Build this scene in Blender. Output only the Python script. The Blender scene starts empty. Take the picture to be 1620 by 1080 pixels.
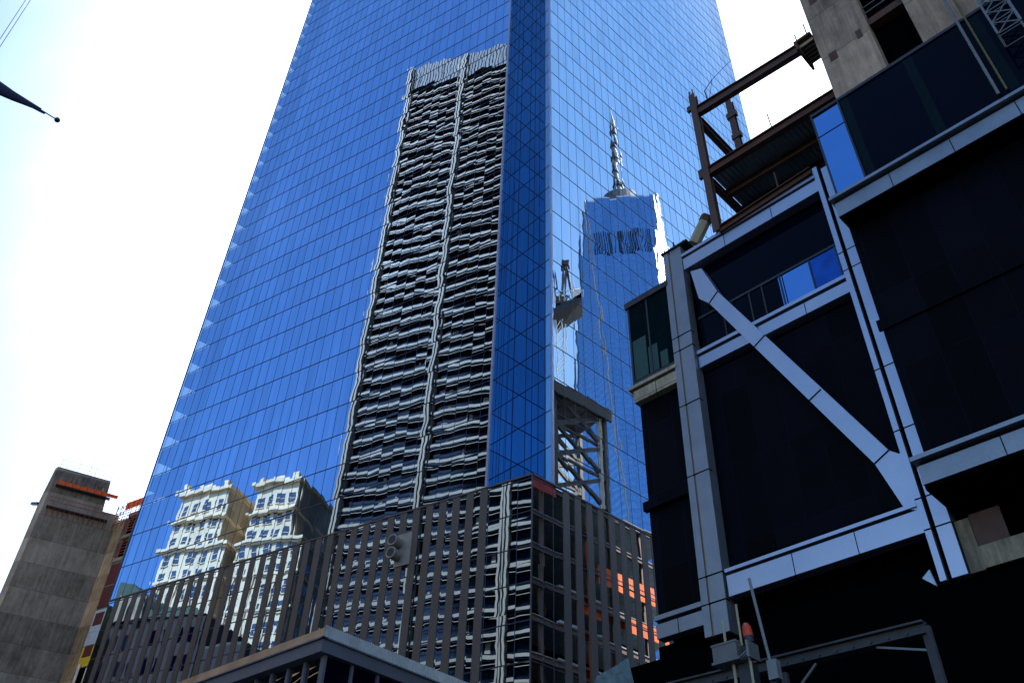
import bpy, bmesh, math, random
from mathutils import Vector, Matrix
R = math.radians
random.seed(7)
C = bpy.context.scene.collection
sc = bpy.context.scene

# ------------------------------------------------------------------ camera, sky, sun, exposure
cam_d = bpy.data.cameras.new('camera'); cam = bpy.data.objects.new('camera', cam_d); C.objects.link(cam)
cam_d.sensor_width = 36.0; cam_d.lens = 36.0*1379.87/1620.0
cam_d.clip_start = 0.1; cam_d.clip_end = 20000
PIT, ROL = R(40.296), R(1.8266)
F = Vector((0, math.cos(PIT), math.sin(PIT))); U0 = Vector((0, -math.sin(PIT), math.cos(PIT))); R0 = Vector((1, 0, 0))
RX = R0*math.cos(ROL) + U0*math.sin(ROL); UX = U0*math.cos(ROL) - R0*math.sin(ROL)
m = Matrix.Identity(4)
for i, ax in enumerate((RX, UX, -F)):
    for j in range(3): m[j][i] = ax[j]
m.translation = (0, 0, 1.7)
cam.matrix_world = m
sc.camera = cam

SUN_AZ, SUN_EL = R(8), R(48)           # azimuth from +Y towards +X: the sun stands behind the glass tower
w = bpy.data.worlds.new('World'); sc.world = w; w.use_nodes = True
nt = w.node_tree; nt.nodes.clear()
sky = nt.nodes.new('ShaderNodeTexSky'); sky.sky_type = 'NISHITA'; sky.sun_disc = False
sky.sun_elevation = SUN_EL; sky.sun_rotation = SUN_AZ
sky.air_density = 1.0; sky.dust_density = 0.2; sky.ozone_density = 2.5
bg = nt.nodes.new('ShaderNodeBackground'); bg.inputs['Strength'].default_value = 0.115
out = nt.nodes.new('ShaderNodeOutputWorld')
# thin high cloud that glows white round the sun
def wm(op, a, b, c=None):
    o = nt.nodes.new('ShaderNodeMath'); o.operation = op
    for i, v in enumerate((a, b, c)):
        if v is None: continue
        if isinstance(v, (int, float)): o.inputs[i].default_value = v
        else: nt.links.new(v, o.inputs[i])
    return o.outputs[0]
tc = nt.nodes.new('ShaderNodeTexCoord')
dt = nt.nodes.new('ShaderNodeVectorMath'); dt.operation = 'DOT_PRODUCT'; nt.links.new(tc.outputs['Generated'], dt.inputs[0])
dt.inputs[1].default_value = (math.sin(SUN_AZ)*math.cos(SUN_EL), math.cos(SUN_AZ)*math.cos(SUN_EL), math.sin(SUN_EL))
mr = nt.nodes.new('ShaderNodeMapRange'); mr.interpolation_type = 'SMOOTHSTEP'; nt.links.new(dt.outputs['Value'], mr.inputs[0])
mr.inputs[1].default_value = .74; mr.inputs[2].default_value = .95
cn = nt.nodes.new('ShaderNodeTexNoise'); cn.inputs['Scale'].default_value = 2.2; cn.inputs['Detail'].default_value = 7; cn.inputs['Roughness'].default_value = .6; cn.inputs['Distortion'].default_value = .6
nt.links.new(tc.outputs['Generated'], cn.inputs['Vector'])
veil = wm('MULTIPLY', mr.outputs[0], wm('MULTIPLY_ADD', cn.outputs[0], 1.6, .2))
wisp = wm('MULTIPLY', wm('MAXIMUM', wm('SUBTRACT', cn.outputs[0], .5), 0.0), .22)
sz = nt.nodes.new('ShaderNodeSeparateXYZ'); nt.links.new(tc.outputs['Generated'], sz.inputs[0])
hr = nt.nodes.new('ShaderNodeMapRange'); hr.interpolation_type = 'SMOOTHSTEP'; nt.links.new(sz.outputs[2], hr.inputs[0])
hr.inputs[1].default_value = .84; hr.inputs[2].default_value = .1
hd = nt.nodes.new('ShaderNodeMapRange'); hd.interpolation_type = 'SMOOTHSTEP'; nt.links.new(dt.outputs['Value'], hd.inputs[0]); hd.inputs[1].default_value = .35; hd.inputs[2].default_value = .7
hor = wm('MULTIPLY', wm('MULTIPLY', hr.outputs[0], hd.outputs[0]), .5)
vb = nt.nodes.new('ShaderNodeBackground'); vb.inputs[0].default_value = (1, 1, 1, 1); nt.links.new(wm('MULTIPLY', wm('ADD', wm('ADD', veil, wisp), hor), .55), vb.inputs[1])
ad = nt.nodes.new('ShaderNodeAddShader')
hs = nt.nodes.new('ShaderNodeHueSaturation'); hs.inputs['Saturation'].default_value = 1.15
nt.links.new(sky.outputs[0], hs.inputs['Color']); nt.links.new(hs.outputs[0], bg.inputs[0]); nt.links.new(bg.outputs[0], ad.inputs[0]); nt.links.new(vb.outputs[0], ad.inputs[1]); nt.links.new(ad.outputs[0], out.inputs[0])
sd = bpy.data.lights.new('sun', 'SUN'); sd.energy = 4.0; sd.angle = R(0.5); sd.color = (1, .95, .87)
so = bpy.data.objects.new('sun', sd); C.objects.link(so)
SUN = Vector((math.sin(SUN_AZ)*math.cos(SUN_EL), math.cos(SUN_AZ)*math.cos(SUN_EL), math.sin(SUN_EL)))
so.rotation_euler = SUN.to_track_quat('Z', 'Y').to_euler(); so.location = SUN*500
sc.view_settings.view_transform = 'Standard'; sc.view_settings.look = 'None'
sc.view_settings.exposure = 1.4; sc.view_settings.gamma = 1.0
sc.cycles.caustics_reflective = False; sc.cycles.caustics_refractive = False
sc.cycles.max_bounces = 10; sc.cycles.glossy_bounces = 7; sc.cycles.transparent_max_bounces = 12

# ------------------------------------------------------------------ helpers
class MB:
    """collects shapes and links them as one mesh object"""
    def __init__(s): s.bm = bmesh.new(); s.uv = s.bm.loops.layers.uv.new('UVMap')
    def quad(s, pts, uvs=None):
        f = s.bm.faces.new([s.bm.verts.new(p) for p in pts])
        if uvs:
            for l, q in zip(f.loops, uvs): l[s.uv].uv = q
        return f
    def hexa(s, a, b):                    # a, b: two matching loops of points
        n = len(a); va = [s.bm.verts.new(p) for p in a]; vb = [s.bm.verts.new(p) for p in b]
        s.bm.faces.new(va[::-1]); s.bm.faces.new(vb)
        for i in range(n): s.bm.faces.new((va[i], va[(i+1) % n], vb[(i+1) % n], vb[i]))
    def box(s, x0, x1, y0, y1, z0, z1):
        s.hexa([(x0, y0, z0), (x1, y0, z0), (x1, y1, z0), (x0, y1, z0)], [(x0, y0, z1), (x1, y0, z1), (x1, y1, z1), (x0, y1, z1)])
    def par(s, o, u, v, t):               # parallelepiped
        o, u, v, t = Vector(o), Vector(u), Vector(v), Vector(t)
        s.hexa([o, o+u, o+u+v, o+v], [o+t, o+u+t, o+u+v+t, o+v+t])
    def bar(s, p, q, wd, ht, up=(0, 0, 1)):
        p, q = Vector(p), Vector(q); d = (q-p).normalized(); a = d.cross(Vector(up))
        if a.length < 1e-4: a = d.cross(Vector((1, 0, 0)))
        a.normalize(); b = a.cross(d)
        a *= wd/2; b *= ht/2
        s.hexa([p-a-b, p+a-b, p+a+b, p-a+b], [q-a-b, q+a-b, q+a+b, q-a+b])
    def ibeam(s, p, q, wd, ht, t, up=(0, 0, 1)):
        p, q = Vector(p), Vector(q); d = (q-p).normalized(); a = d.cross(Vector(up)).normalized(); b = a.cross(d)
        for k in (-1, 1):
            o = b*(k*(ht-t)/2); s.bar(p+o, q+o, wd, t, up)
        s.bar(p, q, t, ht-2*t, up)
    def tube(s, p, q, r0, r1, n=12):
        p, q = Vector(p), Vector(q); d = (q-p).normalized(); a = d.orthogonal().normalized(); b = d.cross(a)
        c = [(math.cos(2*math.pi*i/n), math.sin(2*math.pi*i/n)) for i in range(n)]
        s.hexa([p+a*(x*r0)+b*(y*r0) for x, y in c], [q+a*(x*r1)+b*(y*r1) for x, y in c])
    def poly(s, pts, d):                  # prism of an outline
        d = Vector(d); pts = [Vector(p) for p in pts]
        s.hexa(pts, [p+d for p in pts])
    def ball(s, c, r):
        bmesh.ops.create_uvsphere(s.bm, u_segments=16, v_segments=10, radius=r, matrix=Matrix.Translation(c))
    def build(s, name, mat, parent=None, recalc=True, smooth=False):
        if recalc: bmesh.ops.recalc_face_normals(s.bm, faces=s.bm.faces)
        me = bpy.data.meshes.new(name); s.bm.to_mesh(me); s.bm.free()
        me.materials.append(mat)
        if smooth:
            for f in me.polygons: f.use_smooth = True
        o = bpy.data.objects.new(name, me); C.objects.link(o)
        if parent: o.parent = parent
        return o

def tag(o, label=None, cat=None, group=None, kind=None):
    if label: o['label'] = label
    if cat: o['category'] = cat
    if group: o['group'] = group
    if kind: o['kind'] = kind
    return o
def thing(name, label, cat, loc=(0, 0, 0), rz=0, group=None):
    o = bpy.data.objects.new(name, None); C.objects.link(o); o.location = loc; o.rotation_euler = (0, 0, rz)
    return tag(o, label, cat, group)
def az(d): return Vector((math.sin(R(d)), math.cos(R(d)), 0))

# ------------------------------------------------------------------ materials
class NG:
    """tiny node-graph writer"""
    def __init__(s, name):
        s.m = bpy.data.materials.new(name); s.m.use_nodes = True; s.t = s.m.node_tree
        s.p = s.t.nodes['Principled BSDF']
    def n(s, kind, **kw):
        o = s.t.nodes.new(kind)
        for k, v in kw.items(): setattr(o, k, v)
        return o
    def put(s, sock, v):
        if hasattr(v, 'is_linked') or isinstance(v, bpy.types.NodeSocket): s.t.links.new(v, sock)
        else: sock.default_value = v
    def math(s, op, a, b=0.0, c=None):
        o = s.n('ShaderNodeMath', operation=op); s.put(o.inputs[0], a); s.put(o.inputs[1], b)
        if c is not None: s.put(o.inputs[2], c)
        return o.outputs[0]
    def vec(s, op, a, b=None, scale=None):
        o = s.n('ShaderNodeVectorMath', operation=op); s.put(o.inputs[0], a)
        if b is not None: s.put(o.inputs[1], b)
        if scale is not None: s.put(o.inputs['Scale'], scale)
        return o.outputs[0]
    def xyz(s, x, y, z):
        o = s.n('ShaderNodeCombineXYZ'); s.put(o.inputs[0], x); s.put(o.inputs[1], y); s.put(o.inputs[2], z); return o.outputs[0]
    def noise(s, v, scale, detail=3, rough=.55):
        o = s.n('ShaderNodeTexNoise'); s.put(o.inputs['Vector'], v); o.inputs['Scale'].default_value = scale
        o.inputs['Detail'].default_value = detail; o.inputs['Roughness'].default_value = rough; return o
    def ramp(s, f, stops):
        o = s.n('ShaderNodeValToRGB'); s.put(o.inputs[0], f); e = o.color_ramp.elements
        while len(e) < len(stops): e.new(.5)
        for k, (p, c) in zip(e, stops): k.position = p; k.color = (*c, 1) if len(c) == 3 else c
        return o.outputs[0]
    def mix(s, f, a, b, blend='MIX'):
        o = s.n('ShaderNodeMix', data_type='RGBA', blend_type=blend)
        s.put(o.inputs[0], f); s.put(o.inputs[6], a if not isinstance(a, tuple) else (*a, 1)); s.put(o.inputs[7], b if not isinstance(b, tuple) else (*b, 1))
        return o.outputs[2]
    def bump(s, h, strength, dist=.02):
        o = s.n('ShaderNodeBump'); s.put(o.inputs['Height'], h); o.inputs['Strength'].default_value = strength; o.inputs['Distance'].default_value = dist
        s.t.links.new(o.outputs[0], s.p.inputs['Normal'])

def plain(name, col, rough=.6, metal=0.0, var=.25, scale=1.2, bump=.1, spec=.5):
    g = NG(name); co = g.n('ShaderNodeTexCoord').outputs['Object']
    a = g.noise(co, scale, 5); b = g.noise(co, scale*14, 3)
    f = g.math('ADD', g.math('MULTIPLY', a.outputs[0], .7), g.math('MULTIPLY', b.outputs[0], .3))
    lo = tuple(c*(1-var) for c in col); hi = tuple(min(1, c*(1+var)) for c in col)
    g.put(g.p.inputs['Base Color'], g.ramp(f, [(.3, lo), (.7, hi)]))
    g.put(g.p.inputs['Roughness'], g.math('ADD', rough-.08, g.math('MULTIPLY', a.outputs[0], .16)))
    g.p.inputs['Metallic'].default_value = metal
    g.p.inputs['Specular IOR Level'].default_value = spec
    if bump: g.bump(b.outputs[0], bump)
    return g.m

def concrete(name, col, lift=3.8):
    """pours of different tone, board lines and streaks running down"""
    g = NG(name); co = g.n('ShaderNodeTexCoord').outputs['Object']
    s = g.n('ShaderNodeSeparateXYZ'); g.put(s.inputs[0], co)
    pour = g.math('FLOOR', g.math('DIVIDE', s.outputs[2], lift))
    wn = g.n('ShaderNodeTexWhiteNoise', noise_dimensions='1D'); g.put(wn.inputs['W'], pour)
    hor = g.math('ADD', s.outputs[0], s.outputs[1])
    streak = g.noise(g.xyz(g.math('MULTIPLY', s.outputs[0], 2.8), g.math('MULTIPLY', s.outputs[1], 2.8), g.math('ADD', g.math('MULTIPLY', s.outputs[2], .14), g.math('MULTIPLY', pour, 7.3))), 1.0, 6, .72)
    ribs = g.noise(g.xyz(g.math('MULTIPLY', s.outputs[0], 2.2), g.math('MULTIPLY', s.outputs[1], 2.2), g.math('MULTIPLY', s.outputs[2], 1.1)), 1.0, 4, .8)
    blot = g.noise(co, .35, 6, .6); fine = g.noise(co, 7, 4)
    f = g.math('ADD', g.math('MULTIPLY', wn.outputs[0], .14), g.math('ADD', g.math('ADD', g.math('MULTIPLY', streak.outputs[0], .42), g.math('MULTIPLY', ribs.outputs[0], .22)), g.math('MULTIPLY', blot.outputs[0], .30)))
    base = g.ramp(f, [(.41, tuple(c*.40 for c in col)), (.54, col), (.68, tuple(min(1, c*1.7) for c in col))])
    joint = g.math('LESS_THAN', g.math('FRACT', g.math('DIVIDE', s.outputs[2], lift)), .02)
    tie = g.math('LESS_THAN', g.math('FRACT', g.math('DIVIDE', hor, 1.7)), .02)
    jj = g.math('MAXIMUM', g.math('MULTIPLY', joint, .55), g.math('MULTIPLY', tie, .25))
    g.put(g.p.inputs['Base Color'], g.mix(jj, base, tuple(c*.3 for c in col)))
    g.p.inputs['Roughness'].default_value = .9
    g.bump(g.math('SUBTRACT', fine.outputs[0], jj), .35)
    return g.m

def glass_skin(name, T, tint, pu=1.5, pv=4.108, v0=46.54, amp=1.0, see=0.0, stripe=None):
    """coated mirror glass: every pane pillows and tilts a little, so what it mirrors breaks up pane by pane.
    UV holds metres along the wall and metres up."""
    g = NG(name); uv = g.n('ShaderNodeUVMap', uv_map='UVMap').outputs[0]
    s = g.n('ShaderNodeSeparateXYZ'); g.put(s.inputs[0], uv)
    a = g.math('DIVIDE', s.outputs[0], pu); b = g.math('DIVIDE', g.math('SUBTRACT', s.outputs[1], v0), pv)
    cell = g.xyz(g.math('FLOOR', a), g.math('FLOOR', b), 0.0)
    wn = g.n('ShaderNodeTexWhiteNoise', noise_dimensions='3D'); g.put(wn.inputs['Vector'], cell)
    wc = g.n('ShaderNodeSeparateColor'); g.put(wc.inputs[0], wn.outputs['Color'])
    fu = g.math('SUBTRACT', g.math('FRACT', a), .5); fv = g.math('SUBTRACT', g.math('FRACT', b), .5)
    off = g.vec('SCALE', wn.outputs['Color'], scale=.6)
    wob = g.noise(g.vec('ADD', g.xyz(g.math('MULTIPLY', s.outputs[0], .30), g.math('MULTIPLY', s.outputs[1], .42), 0.0), off), 1.0, 2, .5)
    w2 = g.n('ShaderNodeSeparateColor'); g.put(w2.inputs[0], wob.outputs['Color'])
    def comb(rnd, f, nz, k1, k2, k3):
        x = g.math('MULTIPLY', g.math('SUBTRACT', rnd, .5), k1*amp)
        y = g.math('MULTIPLY', f, k2*amp); z = g.math('MULTIPLY', g.math('SUBTRACT', nz, .5), k3*amp)
        return g.math('ADD', x, g.math('ADD', y, z))
    tu = comb(wc.outputs[0], fu, w2.outputs[0], .0040, .0044, .0125)
    tv = comb(wc.outputs[1], fv, w2.outputs[1], .0040, .0030, .0105)
    geo = g.n('ShaderNodeNewGeometry')
    nrm = g.vec('NORMALIZE', g.vec('ADD', geo.outputs['Normal'], g.vec('ADD', g.vec('SCALE', tuple(T), scale=tu), g.xyz(0.0, 0.0, tv))))
    g.t.links.new(nrm, g.p.inputs['Normal'])
    stk = g.noise(g.vec('ADD', g.xyz(g.math('MULTIPLY', s.outputs[0], 1.6), g.math('MULTIPLY', s.outputs[1], .10), 0.0), g.vec('SCALE', wn.outputs['Color'], scale=9.0)), 1.0, 2, .5)  # vertical streaks in the tint imitate cloudy sky in the reflection
    k = g.math('ADD', g.math('ADD', .86, g.math('MULTIPLY', wc.outputs[2], .14)), g.math('MULTIPLY', g.math('SUBTRACT', stk.outputs[0], .4), .36))
    g.put(g.p.inputs['Base Color'], g.vec('SCALE', tint, scale=k))
    g.p.inputs['Metallic'].default_value = 1.0; g.p.inputs['Roughness'].default_value = 0.0
    if see:
        tr = g.n('ShaderNodeBsdfTransparent'); tr.inputs[0].default_value = (.55, .82, .9, 1)
        mx = g.n('ShaderNodeMixShader'); mx.inputs[0].default_value = see
        g.t.links.new(g.p.outputs[0], mx.inputs[1]); g.t.links.new(tr.outputs[0], mx.inputs[2])
        g.t.links.new(mx.outputs[0], g.t.nodes['Material Output'].inputs[0])
    return g.m

def cladding(name, col, px, pz, rough=.45, metal=0.0, gap=.03, tone=.25, spec=.5, seam=.25, folds=0.0):
    """flat panels with open joints"""
    g = NG(name); co = g.n('ShaderNodeTexCoord').outputs['Object']
    s = g.n('ShaderNodeSeparateXYZ'); g.put(s.inputs[0], co)
    h = g.math('ADD', s.outputs[0], s.outputs[1])
    a = g.math('DIVIDE', h, px); b = g.math('DIVIDE', s.outputs[2], pz)
    wn = g.n('ShaderNodeTexWhiteNoise', noise_dimensions='3D'); g.put(wn.inputs['Vector'], g.xyz(g.math('FLOOR', a), g.math('FLOOR', b), 0.0))
    j = g.math('MAXIMUM', g.math('LESS_THAN', g.math('FRACT', a), gap/px), g.math('LESS_THAN', g.math('FRACT', b), gap/pz))
    nz = g.noise(co, .8, 5)
    f = g.math('ADD', g.math('MULTIPLY', wn.outputs[0], .5), g.math('MULTIPLY', nz.outputs[0], .5))
    base = g.ramp(f, [(.2, tuple(c*(1-tone) for c in col)), (.8, tuple(c*(1+tone) for c in col))])
    g.put(g.p.inputs['Base Color'], g.mix(j, base, tuple(c*seam for c in col)))
    g.p.inputs['Roughness'].default_value = rough; g.p.inputs['Metallic'].default_value = metal
    g.p.inputs['Specular IOR Level'].default_value = spec
    g.bump(g.math('SUBTRACT', g.math('MULTIPLY', nz.outputs[0], folds), j), .4)
    return g.m

def wavy(name, col, step, rough=.5, metal=.0, axis='h', depth=.6):
    """corrugated sheet"""
    g = NG(name); co = g.n('ShaderNodeTexCoord').outputs['Object']
    s = g.n('ShaderNodeSeparateXYZ'); g.put(s.inputs[0], co)
    h = {'h': g.math('ADD', s.outputs[0], s.outputs[1]), 'x': s.outputs[0], 'y': s.outputs[1], 'z': s.outputs[2]}[axis]
    wv = g.math('SINE', g.math('MULTIPLY', h, 2*math.pi/step))
    nz = g.noise(co, 1.0, 5)
    base = g.ramp(nz.outputs[0], [(.3, tuple(c*.75 for c in col)), (.7, tuple(c*1.25 for c in col))])
    g.put(g.p.inputs['Base Color'], base)
    g.p.inputs['Roughness'].default_value = rough; g.p.inputs['Metallic'].default_value = metal
    g.bump(wv, depth, step*.3)
    return g.m

aL, aR, aB = az(-57.4343), az(48.0463), az(-44.5013)
nL = Vector((-0.53827, -0.84277, 0)); nR = Vector((0.66853, -0.74369, 0))
M = {}
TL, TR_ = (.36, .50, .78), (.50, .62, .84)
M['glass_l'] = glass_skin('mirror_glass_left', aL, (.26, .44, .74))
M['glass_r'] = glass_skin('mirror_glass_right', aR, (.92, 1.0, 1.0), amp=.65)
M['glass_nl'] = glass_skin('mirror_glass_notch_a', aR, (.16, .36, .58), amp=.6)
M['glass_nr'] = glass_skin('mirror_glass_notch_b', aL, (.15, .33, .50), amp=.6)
M['see_l'] = glass_skin('corner_glass_left', aL, (.26, .44, .74), see=.12)
M['see_r'] = glass_skin('corner_glass_right', aR, (.92, 1.0, 1.0), see=.12)
M['mullion'] = plain('mullion_metal', (.018, .026, .06), .4, .2, bump=0)
M['trim'] = plain('corner_trim_metal', (.34, .36, .50), .35, .5, .1, bump=0)
M['stripe'] = plain('brown_metal_panel', (.092, .066, .052), .55, .0, .12, .5, bump=0)
M['dark_inside'] = plain('dark_interior', (.02, .025, .035), .8)
M['slab'] = plain('ceiling_slab', (.05, .06, .075), .8)
M['steelgrey'] = plain('grey_pipe_steel', (.28, .25, .22), .5, .3)
M['asphalt'] = plain('asphalt', (.05, .05, .052), .9, 0, .3, .6)
M['paving'] = cladding('paving', (.26, .25, .24), 1.2, 1.2, .85)
M['alu'] = plain('aluminium_cladding', (.44, .46, .55), .38, .80, .08, .5, bump=.02)
M['alu_dull'] = plain('dull_cladding', (.25, .265, .30), .45, .7, .16, .7, bump=.04)  # duller, darker copy of the aluminium cladding
M['rib_stain'] = plain('rust_stained_groove', (.22, .13, .06), .8)
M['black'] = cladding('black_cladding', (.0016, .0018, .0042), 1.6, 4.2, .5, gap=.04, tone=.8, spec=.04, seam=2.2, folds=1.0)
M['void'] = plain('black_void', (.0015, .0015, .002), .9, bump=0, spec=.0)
M['rust'] = plain('rusty_steel', (.085, .030, .016), .75, .1, .5, 2.2, .3)
M['brownsteel'] = plain('primed_brown_steel', (.080, .036, .024), .65, .1, .35, 1.6, .2)
M['deck'] = wavy('corrugated_deck', (.22, .27, .30), .30, .45, .4, 'x')
M['cream'] = plain('cream_painted_steel', (.34, .28, .18), .6, 0, .2)
M['conc_l'] = concrete('core_concrete_dark', (.23, .215, .19), 3.9)
M['conc_tan'] = concrete('core_concrete_tan', (.31, .25, .175), 3.9)
M['conc_r'] = concrete('core_concrete_warm', (.30, .205, .145), 4.2)
M['pane'] = plain('sky_blue_pane', (.15, .32, .62), .09, 1.0, .04, .4, bump=0)  # sky mirrored in these panes is put into the blue colour
M['pane_dim'] = plain('dim_sky_pane', (.03, .10, .34), .12, 1.0, .35, 1.4, bump=0)  # dimmer copy, sky reflection put into a mottled blue
M['black_glass'] = plain('near_black_glass', (.0015, .002, .008), .06, 0, .2, bump=0, spec=.05)  # near-black; in the glazed bands a dark mirrored building is put into it
M['green_glass'] = plain('green_tinted_glass', (.003, .009, .012), .06, 0, .3, bump=0, spec=.06)
M['green_wall'] = plain('green_lining_board', (.006, .05, .045), .6)
M['net'] = plain('orange_debris_net', (.95, .13, .02), .8, 0, .3, 2.0)
M['redpanel'] = plain('dark_red_panel', (.10, .014, .012), .7, 0, .2, .6)
M['red'] = plain('red_banner_cloth', (.55, .02, .03), .7)
M['yellow'] = plain('yellow_insulation_board', (.70, .55, .03), .7); M['yellow_dull'] = plain('dull_yellow_pipe', (.11, .09, .02), .6)
M['bluewhite'] = plain('pale_blue_panel', (.45, .58, .75), .6)
M['white'] = plain('white_sheet', (.8, .8, .8), .7)
M['pipe_red'] = plain('red_scaffold_tube', (.33, .07, .05), .6, .1)
M['dk'] = plain('dark_paint', (.015, .015, .022), .5)
M['pole'] = plain('black_pole_paint', (.006, .006, .012), .4)
M['flag'] = plain('navy_flag_cloth', (.008, .010, .035), .85)
M['fascia'] = wavy('brown_corrugated_fascia', (.46, .27, .16), .16, .5, .2)
M['fascia_r'] = wavy('grey_perforated_fascia', (.22, .21, .20), .16, .35, .55)
M['cornice'] = plain('grey_cornice_metal', (.12, .12, .15), .5, .2, .12)
M['shopglass'] = glass_skin('canopy_glass', az(-48), (.22, .25, .28), 1.25, 3.0, 0.0, 2.2)
M['grey_box'] = plain('light_grey_plastic', (.13, .12, .12), .6, 0, .12, 3)
M['galv'] = plain('galvanised_steel', (.16, .165, .17), .5, .4, .2, 3)
M['orange_lens'] = plain('orange_lens', (.55, .05, .008), .25, 0, .2, 6)
M['tarp'] = plain('pale_blue_grey_tarp', (.11, .15, .165), .85, 0, .55, 3.5, .8)
M['girder'] = plain('weathered_girder', (.045, .042, .046), .7, .2, .4, 2)

# ------------------------------------------------------------------ ground
mb = MB(); mb.quad([(-3000, -3000, 0), (3000, -3000, 0), (3000, 3000, 0), (-3000, 3000, 0)])
tag(mb.build('ground', M['asphalt']), kind='structure')
mb = MB(); mb.box(-14, 4, 26, 62, 0, .14); tag(mb.build('pavement', M['paving']), kind='structure')

# ------------------------------------------------------------------ the glass tower
TC = Vector((2.204, 65.963, 0))                      # podium corner on the ground
POD, FH = 42.43, 4.108
FL = [46.54 + FH*k for k in range(62)]; TOP = FL[-1]
tower = thing('glass_tower', 'tall blue mirror glass skyscraper with notched corner in the middle of the view', 'skyscraper', TC)
def PL(s, z, o=0.0): return aL*s + nL*o + Vector((0, 0, z))
def PR(s, z, o=0.0): return aR*s + nR*o + Vector((0, 0, z))
LE, RE, NS, NR_ = 56.05, 59.2, 4.72, 2.35            # wall ends and where the notch starts
def wall(P, s0, s1, z0, z1, name, mat, par):
    mb = MB(); mb.quad([P(s0, z0), P(s1, z0), P(s1, z1), P(s0, z1)], [(s0, z0), (s1, z0), (s1, z1), (s0, z1)])
    return mb.build(name, mat, par, recalc=False)
def grid(P, dirv, s0, s1, zs, vs, z0, z1, par, hw=.085, vw=.028, name='mullion_grid'):
    mb = MB()
    for z in zs: mb.par(P(s0, z-hw/2, .004), dirv*(s1-s0), P(0, 0, .03)-P(0, 0), (0, 0, hw))
    for v in vs: mb.par(P(v-vw/2, z0, .003), dirv*vw, P(0, 0, .018)-P(0, 0), (0, 0, z1-z0))
    return mb.build(name, M['mullion'], par)
zsT = [POD+.06] + FL
CL, CR, CT = 49.7, 54.8, 200.0                        # see-through corners
fl = wall(PL, NS, CL, POD, TOP, 'glass_facade', M['glass_l'], tower)
grid(PL, aL, NS, LE, zsT, [1.5*k for k in range(4, 38)], POD, TOP, fl)
wall(PL, CL, LE, CT, TOP, 'upper_corner_glass', M['glass_l'], tower)
wall(PL, CL, LE, POD, CT, 'corner_glass', M['see_l'], tower)
fr = wall(PR, NR_, CR, POD, TOP, 'glass_facade', M['glass_r'], tower)
grid(PR, aR, NR_, RE, zsT, [2.71+1.52*k for k in range(1, 38)], POD, TOP, fr, .065, .02)
wall(PR, CR, RE, CT, TOP, 'upper_corner_glass', M['glass_r'], tower)
wall(PR, CR, RE, POD, CT, 'corner_glass', M['see_r'], tower)
# notch
V = aL*NS + aR*3.6
def PNa(s, z, o=0.0): return aL*NS + aR*s + nR*o + Vector((0, 0, z))
dn = (aR*NR_ - V); dnl = dn.length; dn = dn/dnl
nn = Vector((dn.y, -dn.x, 0)); nn = nn if nn.dot(nL) > 0 else -nn
def PNb(s, z, o=0.0): return V + dn*s + nn*o + Vector((0, 0, z))
na = wall(PNa, 0, 3.6, POD, TOP, 'notch_glass', M['glass_nl'], tower)
grid(PNa, aR, 0, 3.6, zsT, [.9, 1.8, 2.7], POD, TOP, na, .08)
nb_ = wall(PNb, 0, dnl, POD, TOP, 'notch_glass', M['glass_nr'], tower)
grid(PNb, dn, 0, dnl, zsT, [dnl*k/5 for k in range(1, 5)], POD, TOP, nb_, .08)
mb = MB(); mb.par(PL(NS-.02, POD, -.12), aL*.22, nL*.30, (0, 0, TOP-POD)); mb.build('corner_trim', M['trim'], tower)
mb = MB(); mb.par(PR(NR_-.02, POD, -.12), aR*.22, nR*.30, (0, 0, TOP-POD)); mb.build('corner_trim', M['trim'], tower)
mb = MB(); mb.par(PL(LE, POD, -.1), aL*.08, nL*.17, (0, 0, TOP-POD)); mb.build('corner_trim', M['mullion'], tower)
# podium ledge inside the notch, backs and roof
mb = MB(); mb.poly([PL(0, POD-.25, -.02), PL(NS+.3, POD-.25, -.02), V+Vector((0, 0, POD-.25)), PR(NR_+.3, POD-.25, -.02)], (0, 0, .245)); mb.build('notch_ledge', M['stripe'], tower)
fl_ = aL*LE; fr_ = aR*RE; bk = fl_+fr_*.86
mb = MB()
for a, b in ((fr_, bk), (bk, fl_+aR*5.5)):
    mb.quad([a, b, b+Vector((0, 0, TOP)), a+Vector((0, 0, TOP))])
a, b = fl_+aR*5.5, fl_
mb.quad([a+Vector((0, 0, CT)), b+Vector((0, 0, CT)), b+Vector((0, 0, TOP)), a+Vector((0, 0, TOP))])
mb.quad([a, b, b+Vector((0, 0, POD)), a+Vector((0, 0, POD))])
mb.build('rear_wall', M['dark_inside'], tower)
mb = MB(); mb.poly([aL*NS+Vector((0, 0, TOP)), V+Vector((0, 0, TOP)), aR*NR_+Vector((0, 0, TOP)), fr_+Vector((0, 0, TOP)), bk+Vector((0, 0, TOP)), fl_+Vector((0, 0, TOP))], (0, 0, .8)); mb.build('roof', M['dk'], tower)
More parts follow.
